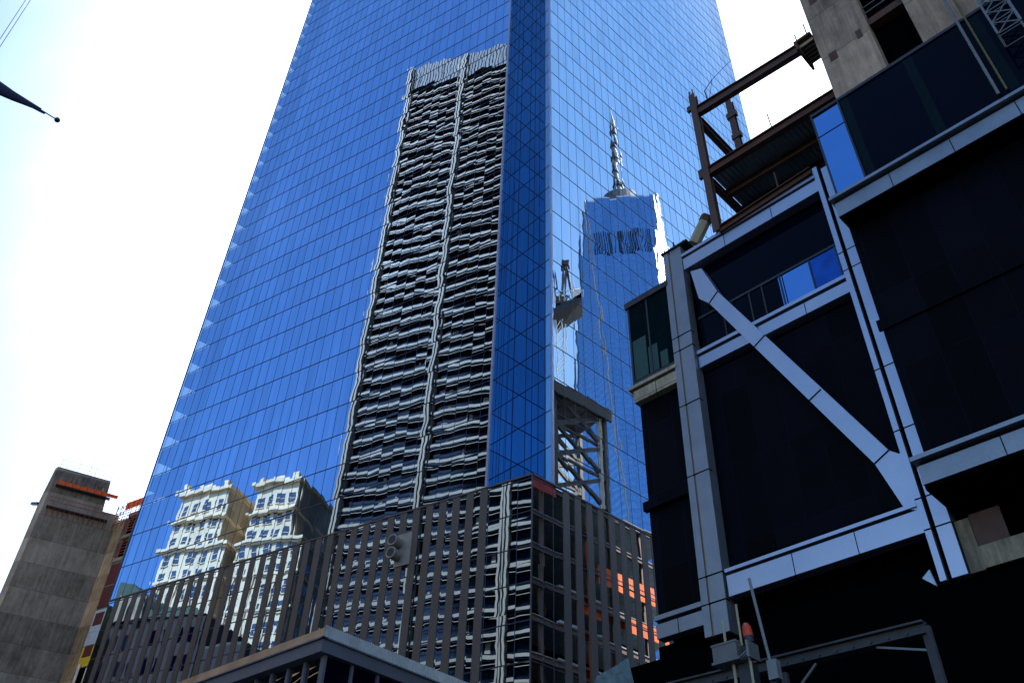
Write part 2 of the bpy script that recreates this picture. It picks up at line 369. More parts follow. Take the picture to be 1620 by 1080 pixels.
# rooms seen through the glass at the two outer corners
for i, z in enumerate(FL):
    if z > CT: break
    mb = MB(); mb.par(PL(CL+.05, z-1.9, -.15), aL*(LE-CL-.1), aR*5.2, (0, 0, 1.9)); mb.build('floor_slab', M['slab'], tower)
    mb = MB(); mb.par(PR(CR+.05, z-1.9, -.15), aR*(RE-CR-.1), aL*5.2, (0, 0, 1.9)); mb.build('floor_slab', M['slab'], tower)
rng = random.Random(3)
for i, z in enumerate(FL[:37]):
    a = rng.uniform(2.0, 4.8) if i < 16 else rng.uniform(3.6, 5.0)
    mb = MB(); mb.par(PL(CL+.1, z, -.7), aL*a, aR*.08, (0, 0, FH-1.95)); mb.build('corner_blocker', M['slab'], tower)  # added boxes, random in width, cutting down sky seen through the corner
mb = MB(); mb.par(PL(CL, POD, -.1), aR*6.5, aL*.15, (0, 0, CT-POD)); mb.par(PL(CL, POD, 0)+aR*5.8, aL*2.6, aR*.15, (0, 0, CT-POD)); mb.build('partition', M['dark_inside'], tower)
mb = MB(); mb.par(PR(CR, POD, -.1), aL*6.5, aR*.15, (0, 0, CT-POD)); mb.build('partition', M['dark_inside'], tower)
mb = MB()
for k in range(1, 4): mb.par(PL(LE-.1, POD)+aR*(1.4*k), aL*.08, aR*.12, (0, 0, CT-POD))
mb.build('end_wall_mullion', M['mullion'], tower)
# podium
pl_ = wall(PL, 0, LE, 0, POD, 'podium_glass', M['glass_l'], tower)
zsP = [POD-.3 - 3.21*k for k in range(0, 13)]
grid(PL, aL, 0, LE, zsP, [1.5*k for k in range(0, 4)], 0, POD, pl_, .09, .05)
pr_ = wall(PR, 0, RE, 0, POD, 'podium_glass', M['glass_r'], tower)
grid(PR, aR, 0, RE, zsP, [0, 1.3, 2.5], 0, POD, pr_, .09, .05)
mb = MB(); mb.par((0, 0, POD-.06), aL*LE, nL*.10, (0, 0, .16)); mb.par((0, 0, POD-.06), aR*RE, nR*.10, (0, 0, .16)); mb.build('podium_coping', M['stripe'], tower)
mb = MB(); mb.par(PL(0, 0, .005), aL*.09, nL*.08, (0, 0, POD-.07)); mb.build('podium_corner', M['stripe'], tower)
mb = MB(); mb.par((0, 0, 0), aL*.78, nL*.05, (0, 0, POD-.08)); st = mb.build('stripe_panel', M['stripe'], pl_)
st.location = PL(4.66, 0, .002)
k = 1
while 4.66+1.5*k < LE-1:
    c = st.copy(); C.objects.link(c); c.parent = pl_; c.location = PL(4.66+1.5*k, 0, .002); k += 1
mb = MB(); mb.par((0, 0, 0), aR*.78, nR*.05, (0, 0, POD-.08)); st = mb.build('stripe_panel', M['stripe'], pr_)
st.location = PR(3.75, 0, .002)
k = 1
while 3.75+1.52*k < RE-1:
    c = st.copy(); C.objects.link(c); c.parent = pr_; c.location = PR(3.75+1.52*k, 0, .002); k += 1
# the vent plate with two pipe stubs on the podium
mb = MB(); mb.par(PL(12.75, 36.9, .055), aL*1.75, nL*.08, (0, 0, 3.2)); vp = mb.build('vent_plate', M['steelgrey'], tower)
for s_, z_ in ((14.15, 39.15), (14.15, 37.9)):
    mb = MB(); n = 18
    for r0, r1, o0, o1 in ((.50, .50, .13, 1.15), (.56, .56, .95, 1.2)):
        mb.tube(PL(s_, z_, o0), PL(s_, z_, o1), r0, r1, n)
    e = mb.build('exhaust_pipe', M['steelgrey'], vp, smooth=False)
    mb = MB(); mb.tube(PL(s_, z_, 1.201), PL(s_, z_, 1.206), .42, .42, n); mb.build('pipe_mouth', M['dk'], vp)

# ------------------------------------------------------------------ building going up on the right
P0 = Vector((9.89, 36.69, 0)); DB, XC = 32.77, 19.24
def TQ(x, z, q):                     # a point seen against the column plane, moved q metres in (+) or out (-) on its own sight line
    kk = DB/(DB+q); return (XC+(x-XC)/kk, q, 1.7+(z-1.7)/kk)
site = thing('building_under_construction', 'dark unfinished building with pale metal columns and diagonal brace on the right', 'building', P0, math.atan2(-.7133, .7009))
def part(name, mat, fn, par=site, **kw):
    mb = MB(); fn(mb); return mb.build(name, M[mat], par, **kw)
def lean(zz): return -.28*(40.8-zz)/24.0
def column(x0, x1, q0, q1, z0, z1, mat, name, par, ln=False):
    a = lean(z0) if ln else 0; b = lean(z1) if ln else 0
    mb = MB(); mb.hexa([(x0+a, q0, z0), (x1+a, q0, z0), (x1+a, q1, z0), (x0+a, q1, z0)], [(x0+b, q0, z1), (x1+b, q0, z1), (x1+b, q1, z1), (x0+b, q1, z1)])
    return mb.build(name, M[mat], par)
# first column: flange, groove, face, side web
c1 = column(-1.08, -.70, 0, .7, 16.85, 40.75, 'alu_dull', 'column', site, True)
column(-.70, -.60, .06, .7, 16.85, 40.7, 'rib_stain', 'column_groove', c1, True)
column(-.60, .20, 0.01, .7, 16.85, 40.75, 'alu_dull', 'column_face', c1, True)
mb = MB()
for z in (34.0, 33.0, 29.3, 19.6, 18.3, 25.0): mb.box(-1.1+lean(z), .215+lean(z), -.008, .3, z-.03, z+.03)
mb.build('panel_joint', M['void'], c1)
part('column_cap', 'dk', lambda b: b.box(-1.2, .75, -.1, 1.0, 40.78, 40.9), c1)
# second column
c2 = column(9.05, 9.30, 0, .7, 16.3, 40.5, 'alu', 'column', site)
column(9.30, 9.50, .25, .7, 16.3, 40.4, 'void', 'column_groove', c2)
column(9.50, 10.09, 0, .7, 16.3, 40.1, 'alu', 'column_face', c2)
part('gusset', 'alu', lambda b: (b.poly([(8.93, .0, 21.95), (8.55, .0, 19.5), (9.05, .0, 19.5), (9.05, .0, 21.95)], (0, .5, 0)),), c2)
mb = MB()
for z in (33.75, 32.55, 26.3, 19.75, 18.4, 23.0): mb.box(9.04, 9.31, -.008, .3, z-.03, z+.03); mb.box(9.495, 10.1, -.008, .3, z-.03, z+.03)
mb.build('panel_joint', M['void'], c2)
# diagonal brace
mb = MB()
mb.poly([(1.36, .05, 38.05), (2.12, .05, 35.7), (8.62, .05, 22.3), (9.06, .05, 21.9), (9.06, .05, 19.3), (8.56, .05, 19.55), (7.90, .05, 21.95), (1.50, .05, 35.2), (.90, .05, 35.95), (.62, .05, 38.3)], (0, .62, 0))
dg = mb.build('diagonal_brace', M['alu'], site)
mb = MB()
for (xa, za), (xb, zb) in (((1.50, 35.2), (2.12, 35.7)), ((3.62, 30.8), (4.32, 31.2)), ((5.78, 26.3), (6.46, 26.62)), ((7.90, 21.95), (8.62, 22.3))):
    mb.bar((xa, .04, za), (xb, .04, zb), .05, .05)
mb.build('panel_joint', M['void'], dg)
def fascia(name, x0, x1, z0, z1, mat, q=0.06, lip=.22, groove=.16, dp=.6, par=site, joints=(), le=0.0, out=.10):
    h = z1-z0
    mb = MB(); mb.box(x0-le, x1, q-out, q+dp, z1-lip, z1); o = mb.build(name, M[mat], par)
    mb = MB(); mb.box(x0, x1, q, q+dp, z0, z1-lip-groove); mb.build('beam_face', M[mat], o)
    mb = MB(); mb.box(x0+.05, x1-.05, q+.22, q+dp, z1-lip-groove, z1-lip); mb.build('beam_groove', M['void'], o)  # shadow line below the lip, put into the groove's black colour
    if joints:
        mb = MB()
        for x in joints: mb.box(x-.02, x+.02, q-.006, q+.1, z0-.004, z1-lip-groove)
        mb.build('panel_joint', M['void'], o)
    return o
fascia('floor_beam', .22, 9.05, 38.72, 39.95, 'alu', joints=(3.1, 6.2), groove=.13)
fascia('floor_beam', .15, 9.14, 31.47, 32.57, 'alu', q=.33, joints=(3.9, 6.6))
fascia('floor_beam', .10, 9.05, 18.36, 19.62, 'alu', joints=(3.4, 6.3), lip=.16, groove=.12)
fascia('floor_beam', -4.15, -1.05, 31.07, 32.25, 'conc_tan', le=.3, joints=(-2.6,))
fascia('floor_beam', -4.0, -1.3, 17.5, 18.55, 'alu_dull', q=.1, joints=(-2.75,))
# dark walls of the main bay and the left wing
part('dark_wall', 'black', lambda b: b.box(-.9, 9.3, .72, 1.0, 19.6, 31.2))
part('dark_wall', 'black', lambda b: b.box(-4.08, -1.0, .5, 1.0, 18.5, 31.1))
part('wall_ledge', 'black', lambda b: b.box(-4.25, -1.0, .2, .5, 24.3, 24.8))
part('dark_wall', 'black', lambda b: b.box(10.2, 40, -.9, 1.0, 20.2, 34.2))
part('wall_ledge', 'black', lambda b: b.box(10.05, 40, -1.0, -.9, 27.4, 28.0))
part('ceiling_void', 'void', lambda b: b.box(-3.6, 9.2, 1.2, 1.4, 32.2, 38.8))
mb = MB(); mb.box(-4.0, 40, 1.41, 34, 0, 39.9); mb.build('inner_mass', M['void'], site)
# glazed band between the two upper beams
gb = part('glazed_band', 'black_glass', lambda b: b.box(.3, 9.05, .75, .80, 32.3, 38.75))
mb = MB()
for x in (1.9, 2.5, 3.6, 4.4, 5.5, 7.25, 8.75): mb.box(x-.04, x+.04, .70, .748, 32.3, 35.2)
mb.box(.3, 9.05, .68, .748, 35.1, 35.25); mb.box(.3, 9.05, .68, .748, 32.26, 32.45)
mb.build('window_frame', M['dk'], gb)
for x0, x1, mt in ((5.40, 5.62, 'pane'), (5.68, 7.19, 'pane'), (7.28, 8.70, 'pane_dim'), (8.79, 9.04, 'pane')):
    part('pane', mt, lambda b: b.box(x0, x1, .735, .748, 32.47, 35.08), gb)
# glass box of the left wing
lb = part('corner_window', 'green_glass', lambda b: b.box(-4.05, -1.0, .10, .14, 32.45, 38.2))
part('window_frame', 'dk', lambda b: (b.box(-4.12, -4.0, .04, .2, 32.3, 38.3), b.box(-2.75, -2.65, .05, .099, 32.4, 38.2), b.box(-4.12, -1.0, .03, .2, 32.28, 32.5)), lb)
part('roof_edge', 'dk', lambda b: b.box(-4.25, -1.0, -.05, 5, 38.2, 38.65), lb)
for x0, x1, h in ((-3.95, -3.0, 2.9), (-2.9, -2.25, 1.9), (-2.1, -1.6, 1.1)): part('green_lining', 'green_wall', lambda b: b.box(x0, x1, .09, .099, 32.6, 32.6+h), lb)  # flat green strips on the glass, stepped in height
# projecting glazed bay on the right
bay = part('glazed_bay', 'black_glass', lambda b: b.box(10.5, 40, -1.98, -1.8, 35.4, 41.9))
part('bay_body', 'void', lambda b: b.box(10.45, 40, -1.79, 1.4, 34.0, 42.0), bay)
for x0, x1, z0, z1 in ((10.50, 11.93, 35.5, 39.95), (10.50, 11.93, 40.05, 41.6)): part('pane', 'pane', lambda b: b.box(x0, x1, -1.99, -1.981, z0, z1), bay)
part('inner_post', 'green_glass', lambda b: (b.box(12.1, 12.5, -1.987, -1.981, 35.5, 41.8), b.box(15.55, 16.0, -1.987, -1.981, 35.5, 41.8), b.box(18.9, 19.3, -1.987, -1.981, 35.7, 41.8)), bay)
part('window_frame', 'dk', lambda b: (b.box(10.42, 10.5, -2.05, -1.8, 35.35, 42), b.box(11.95, 12.03, -2.04, -1.981, 35.35, 41.9), b.box(10.42, 40, -2.06, -1.8, 35.3, 35.42), b.box(10.42, 40, -2.06, -1.7, 41.75, 41.95)), bay)
fascia('bay_beam', 10.20, 40, 34.02, 35.28, 'alu_dull', q=-1.98, dp=.6, lip=.18, groove=.16, joints=(13.0, 15.9, 18.8), le=.12, out=.25)
part('bay_soffit', 'void', lambda b: b.box(10.25, 40, -1.95, .7, 33.9, 34.01))  # shade under the bay put into the black colour
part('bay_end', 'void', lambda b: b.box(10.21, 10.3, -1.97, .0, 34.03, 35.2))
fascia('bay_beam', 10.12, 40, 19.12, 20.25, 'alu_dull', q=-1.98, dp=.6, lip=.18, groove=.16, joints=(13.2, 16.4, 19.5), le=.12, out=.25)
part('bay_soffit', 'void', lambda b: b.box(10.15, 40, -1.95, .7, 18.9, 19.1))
# stained concrete wall under the lower bay beam
part('stained_wall', 'conc_tan', lambda b: (b.box(10.16, 10.7, .10, .2, 16.3, 18.4), b.box(10.70, 12.4, .10, .2, 16.35, 17.2)))
part('brown_board', 'brownsteel', lambda b: b.box(10.72, 11.85, .12, .2, 17.21, 18.5))
part('blue_tarp_scrap', 'bluewhite', lambda b: b.poly([(8.35, .3, 16.75), (8.8, .3, 16.3), (8.7, .3, 17.0)], (0, .1, 0)))
# base wrapped in black netting
part('black_scrim', 'void', lambda b: (b.box(-5.85, 40, .4, .5, 0, 16.7), b.box(-5.85, -5.75, .5, 8, 0, 16.6)))
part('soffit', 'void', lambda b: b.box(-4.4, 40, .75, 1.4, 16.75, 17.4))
# raw steel storeys on top
fr1 = part('steel_column', 'brownsteel', lambda b: (b.ibeam((2.86, .0, 39.95), (2.86, .0, 53.7), .45, .42, .06, (0, 1, 0)), b.box(2.3, 2.65, -.1, .1, 52.3, 52.8), b.box(2.3, 2.65, -.1, .1, 45.2, 46.0), b.box(2.68, 2.76, -.2, -.1, 53.6, 54.1), b.box(2.95, 3.0, -.2, -.1, 53.6, 54.25)))
part('steel_column', 'brownsteel', lambda b: (b.ibeam((3.05, 5.3, 39.9), (3.05, 5.3, 58.5), .45, .42, .06, (0, 1, 0)), b.box(2.7, 3.5, 5.0, 5.3, 56.3, 56.9), b.box(2.75, 3.5, 5.0, 5.3, 53.8, 54.3)))
part('steel_beam', 'brownsteel', lambda b: b.ibeam((3.05, 0, 51.75), (11.3, .2, 51.15), .4, .85, .07))
part('steel_beam', 'brownsteel', lambda b: b.ibeam((2.95, .2, 50.9), (2.95, 5.3, 50.9), .4, .7, .07))
part('steel_beam', 'rust', lambda b: b.ibeam((3.05, 0, 45.35), (12.5, 0, 45.0), .4, .75, .07))
part('steel_beam', 'rust', lambda b: b.ibeam((3.0, 0, 40.0), (9.0, 0, 40.3), .4, .55, .07))
part('steel_beam', 'brownsteel', lambda b: b.ibeam((2.95, .2, 44.6), (2.95, 5.3, 44.6), .35, .6, .07))
for q in (1.8, 3.6, 5.3): part('steel_beam', 'brownsteel', lambda b: b.ibeam((3.0, q, 44.75), (12.5, q, 44.6), .35, .55, .06))
part('metal_deck', 'deck', lambda b: b.box(3.1, 12.5, .1, 5.5, 45.05, 45.15))
part('metal_deck', 'deck', lambda b: b.box(3.1, 9.0, .3, 5.5, 40.4, 40.5))
part('steel_post', 'rust', lambda b: b.bar((7.5, .1, 45.7), (7.45, .1, 47.3), .06, .06))
part('steel_post', 'rust', lambda b: b.bar((6.9, .2, 40.6), (6.9, .2, 42.2), .08, .08))
part('guard_wire', 'dk', lambda b: (b.bar((3.9, 0, 52.1), (3.8, 0, 53.4), .07, .07), b.bar((3.8, 0, 53.4), (4.5, 0, 54.0), .04, .04), b.bar((4.5, 0, 54.0), (8.2, 0, 55.4), .025, .025), b.bar((4.0, 0, 52.2), (4.5, 0, 54.0), .025, .025)))
part('brace_stub', 'cream', lambda b: b.tube((1.05, .25, 40.5), (2.0, .25, 41.75), .36, .36, 6))
part('brace_stub_end', 'rust', lambda b: b.tube((1.99, .25, 41.74), (2.25, .25, 42.05), .40, .40, 6))
for x, h in ((-1.05, .5), (-.35, .6), (.35, .3)): part('anchor_bolt', 'dk', lambda b: b.box(x, x+.08, .1, .18, 40.9, 40.9+h))
# concrete core with door openings
KQ = -1.6
def kx(x): return XC+(x-XC)/(DB/(DB+KQ))
def kz(z): return 1.7+(z-1.7)/(DB/(DB+KQ))
part('concrete_core', 'conc_r', lambda b: (b.box(kx(11.5), kx(14.52), KQ, 8, kz(44.55), 75), b.box(kx(16.6), 40, KQ, 8, kz(44.55), 75), b.box(kx(14.52), kx(16.6), KQ+.9, 8, kz(44.55), 75), b.box(kx(14.52), kx(16.6), KQ, KQ+.9, kz(55), 75)))
part('core_recess', 'void', lambda b: b.box(kx(14.53), kx(16.59), KQ+.86, KQ+.899, kz(44.7), kz(55)))
part('recess_beam', 'rust', lambda b: b.box(kx(14.53), kx(16.59), KQ+.3, KQ+.85, kz(49.3), kz(49.9)))
part('recess_beam', 'rust', lambda b: b.box(kx(14.53), kx(16.59), KQ+.2, KQ+.3, kz(44.57), kz(44.95)))
part('recess_rail', 'galv', lambda b: (b.bar((kx(14.5), KQ+.4, kz(50.7)), (kx(16.6), KQ+.4, kz(50.7)), .06, .06), b.bar((kx(14.5), KQ+.4, kz(51.3)), (kx(16.6), KQ+.4, kz(51.3)), .05, .05)))
part('embed_plate', 'rust', lambda b: [b.box(kx(x), kx(x)+wd, KQ-.03, KQ-.002, kz(z), kz(z)+ht) for x, z, wd, ht in ((11.95, 47.9, .45, .75), (13.75, 48.3, .3, .75), (12.0, 54.3, .4, .6), (17.5, 52.4, .3, .5))])
part('core_base_strip', 'rust', lambda b: b.box(kx(11.5), 40, KQ-.05, KQ+.4, kz(44.4), kz(44.56)))
part('work_platform', 'rust', lambda b: (b.box(kx(10.35), kx(11.48), KQ-.3, KQ+1.6, kz(51.3), kz(51.5)), b.box(kx(10.4), kx(10.55), KQ-.3, KQ+1.6, kz(50.6), kz(51.3)), b.bar((kx(10.5), KQ, kz(51.5)), (kx(10.5), KQ, kz(52.6)), .06, .06), b.bar((kx(11.2), KQ, kz(51.5)), (kx(11.2), KQ, kz(53.0)), .06, .06)))
part('platform_joist', 'cream', lambda b: [b.box(kx(10.55), kx(11.45), KQ+.0+.27*k, KQ+.09+.27*k, kz(51.0), kz(51.29)) for k in range(6)])
# hoist mast at the far right
hm = part('hoist_mast', 'galv', lambda b: [b.bar((x, q, 38), (x, q, 75), .09, .09) for x in (19.6, 20.6) for q in (-3.2, -2.3)])
part('hoist_rail', 'galv', lambda b: (b.tube((18.45, -2.4, 35.4), (18.45, -2.4, 60), .07, .07, 8),))
part('hoist_pipe', 'yellow_dull', lambda b: (b.tube((18.8, -2.4, 35.4), (18.8, -2.4, 60), .05, .05, 8),))
mb = MB()
for k in range(40):
    z = 38+.9*k
    mb.bar((19.6, -3.2, z), (20.6, -3.2, z+.9), .05, .05); mb.bar((20.6, -3.2, z), (19.6, -3.2, z+.9), .05, .05); mb.bar((19.6, -2.3, z), (19.6, -3.2, z+.9), .05, .05)
    mb.bar((19.6, -3.2, z), (20.6, -3.2, z), .05, .05); mb.bar((19.6, -2.3, z), (20.6, -2.3, z), .05, .05)
mb.build('mast_lacing', M['galv'], hm)

# rear steel frame beside it: seen mirrored in the tower's right face
rear = thing('steel_frame_building', 'open steel floors with orange debris nets, mirrored low in the right glass face', 'building', P0, math.atan2(-.7133, .7009))
X0, Q0, Q1 = -4.2, 34.2, 62.0
def rp(name, mat, fn): mb = MB(); fn(mb); return mb.build(name, M[mat], rear)
ZF = (29.2, 33.6, 38.0, 42.4, 46.8, 51.2, 55.6, 60.2)
for z in ZF:
    rp('floor_deck', 'deck', lambda b: b.box(X0, X0+24, Q0, Q1, z-.12, z))
    rp('edge_beam', 'brownsteel', lambda b: (b.ibeam((X0, Q0, z-.5), (X0, Q1, z-.5), .3, .7, .08),))
for q in (36, 42, 48, 54, 60): rp('frame_column', 'brownsteel', lambda b: [b.box(X0+x, X0+x+.5, q, q+.5, 0, 60) for x in (.1, 8, 16)])
rp('pale_edge_strip', 'bluewhite', lambda b: [b.box(X0-.12, X0-.02, 38.5, 46, z, z+.22) for z in (38.0, 42.4, 46.8)])  # floor edges in plain pale blue
rp('debris_net', 'net', lambda b: (b.box(X0-.1, X0, 45.5, 56, 49.4, 51.9), b.box(X0-.1, X0, 50, 58, 44.6, 46.6), b.box(X0+.4, X0+.5, 43, 58, 44.9, 46.6)))
rp('orange_hoist_post', 'net', lambda b: b.box(X0-.5, X0-.1, 43.4, 43.9, 30, 58))
rp('banner', 'red', lambda b: b.box(X0-.16, X0-.06, 34.3, 38.4, 58.7, 60.9))
rp('inner_wall', 'void', lambda b: b.box(X0+7, X0+22, Q0+.5, Q1-1, 0, 60))

# bare lattice tower standing on that frame
lat = thing('steel_lattice_tower', 'cross-braced grey steel tower with solid platform top, mirrored above the podium', 'tower', P0, math.atan2(-.7133, .7009))
def lp(name, mat, fn): mb = MB(); fn(mb); return mb.build(name, M[mat], lat)
LX0, LX1, LQ0, LQ1 = -4.2, 1.0, 38.2, 48.0
for x in (LX0, LX1):
    for q in (LQ0, LQ1): lp('leg', 'girder', lambda b: b.box(x-.3, x+.3, q-.3, q+.3, 60.2, 76))
lp('white_post', 'white', lambda b: b.box(LX0-.35, LX0+.1, LQ1-1.4, LQ1-.9, 60.2, 75))
mb = MB()
for k in range(3):
    z = 60.4+5.0*k
    for x in (LX0, LX1):
        mb.bar((x, LQ0, z), (x, LQ1, z+5), .5, .5); mb.bar((x, LQ1, z), (x, LQ0, z+5), .5, .5); mb.bar((x, LQ0, z+5), (x, LQ1, z+5), .35, .35)
mb.build('cross_brace', M['girder'], lat)
lp('platform', 'girder', lambda b: [b.box(LX0-.6, LX1+.5, LQ0-.5+3.45*k, LQ0+2.7+3.45*k, 75.4, 76.2) for k in range(3)] + [b.box(LX0-.9, LX0-.5, LQ0-.8, LQ1+.8, 75.0, 77.0)])

# ------------------------------------------------------------------ concrete core building on the left
K0 = Vector((-71.5, 120.4, 0)); du = Vector((.876, .482, 0)).normalized(); dl = az(-57.4)
core = thing('concrete_core_building', 'raw grey concrete core building with orange netting left of the glass tower', 'building', K0)
def cp(name, mat, fn, par=core): mb = MB(); fn(mb); return mb.build(name, M[mat], par)
K1 = du*10.9
cp('core_wall', 'conc_l', lambda b: b.poly([Vector((0, 0, 0)), K1, K1-dl*.0+Vector((-6, 12, 0)), dl*1.6], (0, 0, 69.2)))
cp('core_upper_wall', 'conc_l', lambda b: b.hexa([Vector((0, 0, 69.21)), du*8.4+Vector((0, 0, 69.21)), du*8.4+Vector((-5, 9, 69.21)), dl*1.6+Vector((0, 0, 69.21))], [Vector((0, 0, 74.8))+dl*.3, du*8.0+Vector((0, 0, 74.6)), du*8.0+Vector((-5, 9, 74.6)), dl*.9+Vector((0, 0, 74.6))]))
cp('side_wall', 'conc_tan', lambda b: b.par(K1+Vector((0, 0, 0)), -dl*2.6, du*.5, (0, 0, 68)))
def cb(p, q, r=.07): return lambda b: b.tube(p, q, r, r, 6)
nface = Vector((du.y, -du.x, 0))
def fp(a, z, o=.3): return du*a + nface*o + Vector((0, 0, z))
cp('orange_net', 'net', lambda b: b.par(fp(.6, 71.3, 1.0), du*9.2, nface*.05, (0, 0, .6)))
cp('net_platform', 'dk', lambda b: b.par(fp(.6, 71.15, .05), du*8.2, nface*.9, (0, 0, .12)))
cp('net_bracket', 'pipe_red', lambda b: ([b.bar(fp(.9+.75*k, 66.3, .05), fp(.9+.75*k, 67.4, 1.0), .1, .1) for k in range(12)] + [b.bar(fp(.5, 68.3, 1.05), fp(9.7, 68.3, 1.05), .07, .07), b.bar(fp(.5, 69.0, 1.05), fp(9.7, 69.0, 1.05), .07, .07)]))
cp('net_platform', 'dk', lambda b: b.par(fp(.5, 67.4, .05), du*9.0, nface*.9, (0, 0, .12)))
cp('net_post', 'pipe_red', lambda b: [b.bar(fp(.7+1.1*k, 71.2, 1.08), fp(.7+1.1*k, 72.5, 1.08), .08, .08) for k in range(8)])
cp('guard_rail', 'pipe_red', lambda b: ([b.bar(fp(a, 74.7, -.1), fp(a, 76.2, -.1), .05, .05) for a in (.2, 2.8, 5.4, 7.9)] + [b.bar(fp(.1, z, -.1), fp(8.0, z, -.1), .05, .05) for z in (75.3, 76.1)] + [b.bar(fp(4.4, 74.7, -.1), fp(4.6, 77.6, -.1), .07, .07)]))
cp('side_bracket', 'dk', lambda b: (b.bar(dl*1.5+Vector((0, 0, 68.4)), dl*3.4+Vector((0, 0, 68.9)), .5, .4), b.bar(dl*1.5+Vector((0, 0, 53.0)), dl*2.6+Vector((0, 0, 54.0)), .12, .12), b.bar(dl*2.6+Vector((0, 0, 54.0)), dl*2.5+Vector((0, 0, 52.2)), .12, .12)))
# floors beside the core
F0 = K1 - dl*2.6
def fq(a, z, o=0.0): return F0 - dl*a + du*o + Vector((0, 0, z))
for k in range(3): cp('open_floor', 'conc_l', lambda b: b.par(fq(0, 60.5+3.9*k), -dl*9, du*9, (0, 0, .55)))
cp('open_floor_back', 'void', lambda b: b.par(fq(-1.5, 30, .9), -dl*11, du*.2, (0, 0, 39.4)))
cp('scaffold_rail', 'pipe_red', lambda b: [b.bar(fq(-.2, 61+3.9*k+.5*j, -.15), fq(9, 61+3.9*k+.5*j, -.15), .09, .09) for k in range(2) for j in range(1, 6)])
cp('scaffold_post', 'galv', lambda b: [b.bar(fq(a, 60, -.2), fq(a, 70, -.2), .08, .08) for a in (.1, 2.6, 5.2)])
cp('orange_net', 'net', lambda b: (b.par(fq(-.8, 69.6, -.3), -dl*9.8, du*.1, (0, 0, 1.3)),))
cp('hanging_scaffold', 'pipe_red', lambda b: [b.bar(fq(-2.4, 67.2+.5*j, -.5), fq(6, 67.2+.5*j, -.5), .07, .07) for j in range(5)] + [b.bar(fq(-2.4+1.2*j, 66.4, -.5), fq(-2.4+1.2*j, 70.9, -.5), .07, .07) for j in range(8)])
cp('access_tower', 'cream', lambda b: [b.bar(fq(-2.2+.7*j, 66+1.2*i, -.7), fq(-1.5+.7*j, 66.6+1.2*i, -.7), .08, .08) for i in range(4) for j in range(3)] + [b.bar(fq(-2.2+1.05*j, 65.5, -.7), fq(-2.2+1.05*j, 70.6, -.7), .08, .08) for j in range(3)])
for k, mt in enumerate(('redpanel', 'redpanel')):
    f = cp('wall_panel', mt, lambda b: b.par(fq(.1, 56.7-3.6*k), -dl*4.4, du*.2, (0, 0, 3.3)))
cp('panel_gap', 'galv', lambda b: b.par(fq(.05, 47, .1), -dl*4.6, du*.05, (0, 0, 13.4)))
pf = cp('window_panel', 'bluewhite', lambda b: b.par(fq(.1, 49.5), -dl*4.4, du*.2, (0, 0, 3.3)))
cp('window', 'redpanel', lambda b: b.par(fq(.5, 50.4, -.05), -dl*1.9, du*.05, (0, 0, 1.9)), pf)
cp('window', 'dk', lambda b: [b.par(fq(2.9+.5*j, 50.1, -.05), -dl*.22, du*.05, (0, 0, 2.5)) for j in range(3)], pf)
pf = cp('window_panel', 'bluewhite', lambda b: b.par(fq(.1, 47.5), -dl*4.4, du*.2, (0, 0, 1.95)))
pf = cp('insulation_panel', 'yellow', lambda b: b.par(fq(.1, 44.4), -dl*4.4, du*.2, (0, 0, 3.0)))
cp('window', 'redpanel', lambda b: b.par(fq(.6, 45.8, -.05), -dl*1.8, du*.05, (0, 0, 1.7)), pf)
cp('loose_sheet', 'white', lambda b: (b.par(fq(2.6, 40.6, -.1), -dl*1.9, du*.1, (0, 0, 3.5)), b.par(fq(.9, 40.2, -.3), -dl*.45, du*.1, (0, 0, 4.6))))
cp('base_wall', 'conc_tan', lambda b: b.par(fq(-2.4, 0, -.1), -dl*9, du*8, (0, 0, 40.4)))
cp('brick_strip', 'redpanel', lambda b: b.par(fq(2.2, 0, -.35), -dl*2.2, du*.2, (0, 0, 37)))
cp('grey_door', 'cornice', lambda b: b.par(fq(-1.6, 20, -.4), -dl*3.4, du*.28, (0, 0, 14.5)))

# ------------------------------------------------------------------ buildings across the street, seen mirrored in the glass
def mirrored(name, label, cat, loc, rz, group=None): return thing(name, label, cat, (loc[0], loc[1], 0), rz, group)
M['lib_dark'] = plain('dark_window_glass', (.006, .008, .014), .15, 0, .3, bump=0, spec=.4)
M['lib_steel'] = plain('sunlit_facade_steel', (.32, .215, .12), .6, .0, .15, .4)  # black-painted steel; sun on its faces put into this pale tone
M['lib_band'] = wavy('louvred_grey_band', (.11, .098, .09), 1.2, .6)
M['stone'] = plain('cream_limestone', (.86, .63, .38), .85, 0, .16, .5, .2)
M['stone_side'] = cladding('darker_tan_side', (.40, .29, .17), 3.0, 3.6, .9)  # side walls in a darker tan than the front stone
M['stone_win'] = plain('dark_sash_window', (.02, .04, .07), .15, 0, .5, .6, bump=0)
M['brown'] = plain('shaded_brown_stone', (.030, .018, .013), .85, 0, .3, .4, .2)  # brown stone darkened: shade on the building put into its colour
M['copper'] = plain('shaded_green_copper', (.035, .065, .03), .7, 0, .35, .5)  # copper green darkened likewise, shade put into the colour
M['tanb'] = plain('tan_masonry', (.36, .27, .17), .85, 0, .35, .8, .2)
M['wtc'] = wavy('blue_tower_glass', (.16, .29, .50), 4.0, .3, 1.0, 'z', .05)
M['wtc_top'] = plain('pale_parapet_metal', (.5, .55, .62), .4, .4)
M['crane_white'] = plain('white_crane_paint', (.75, .75, .74), .5)

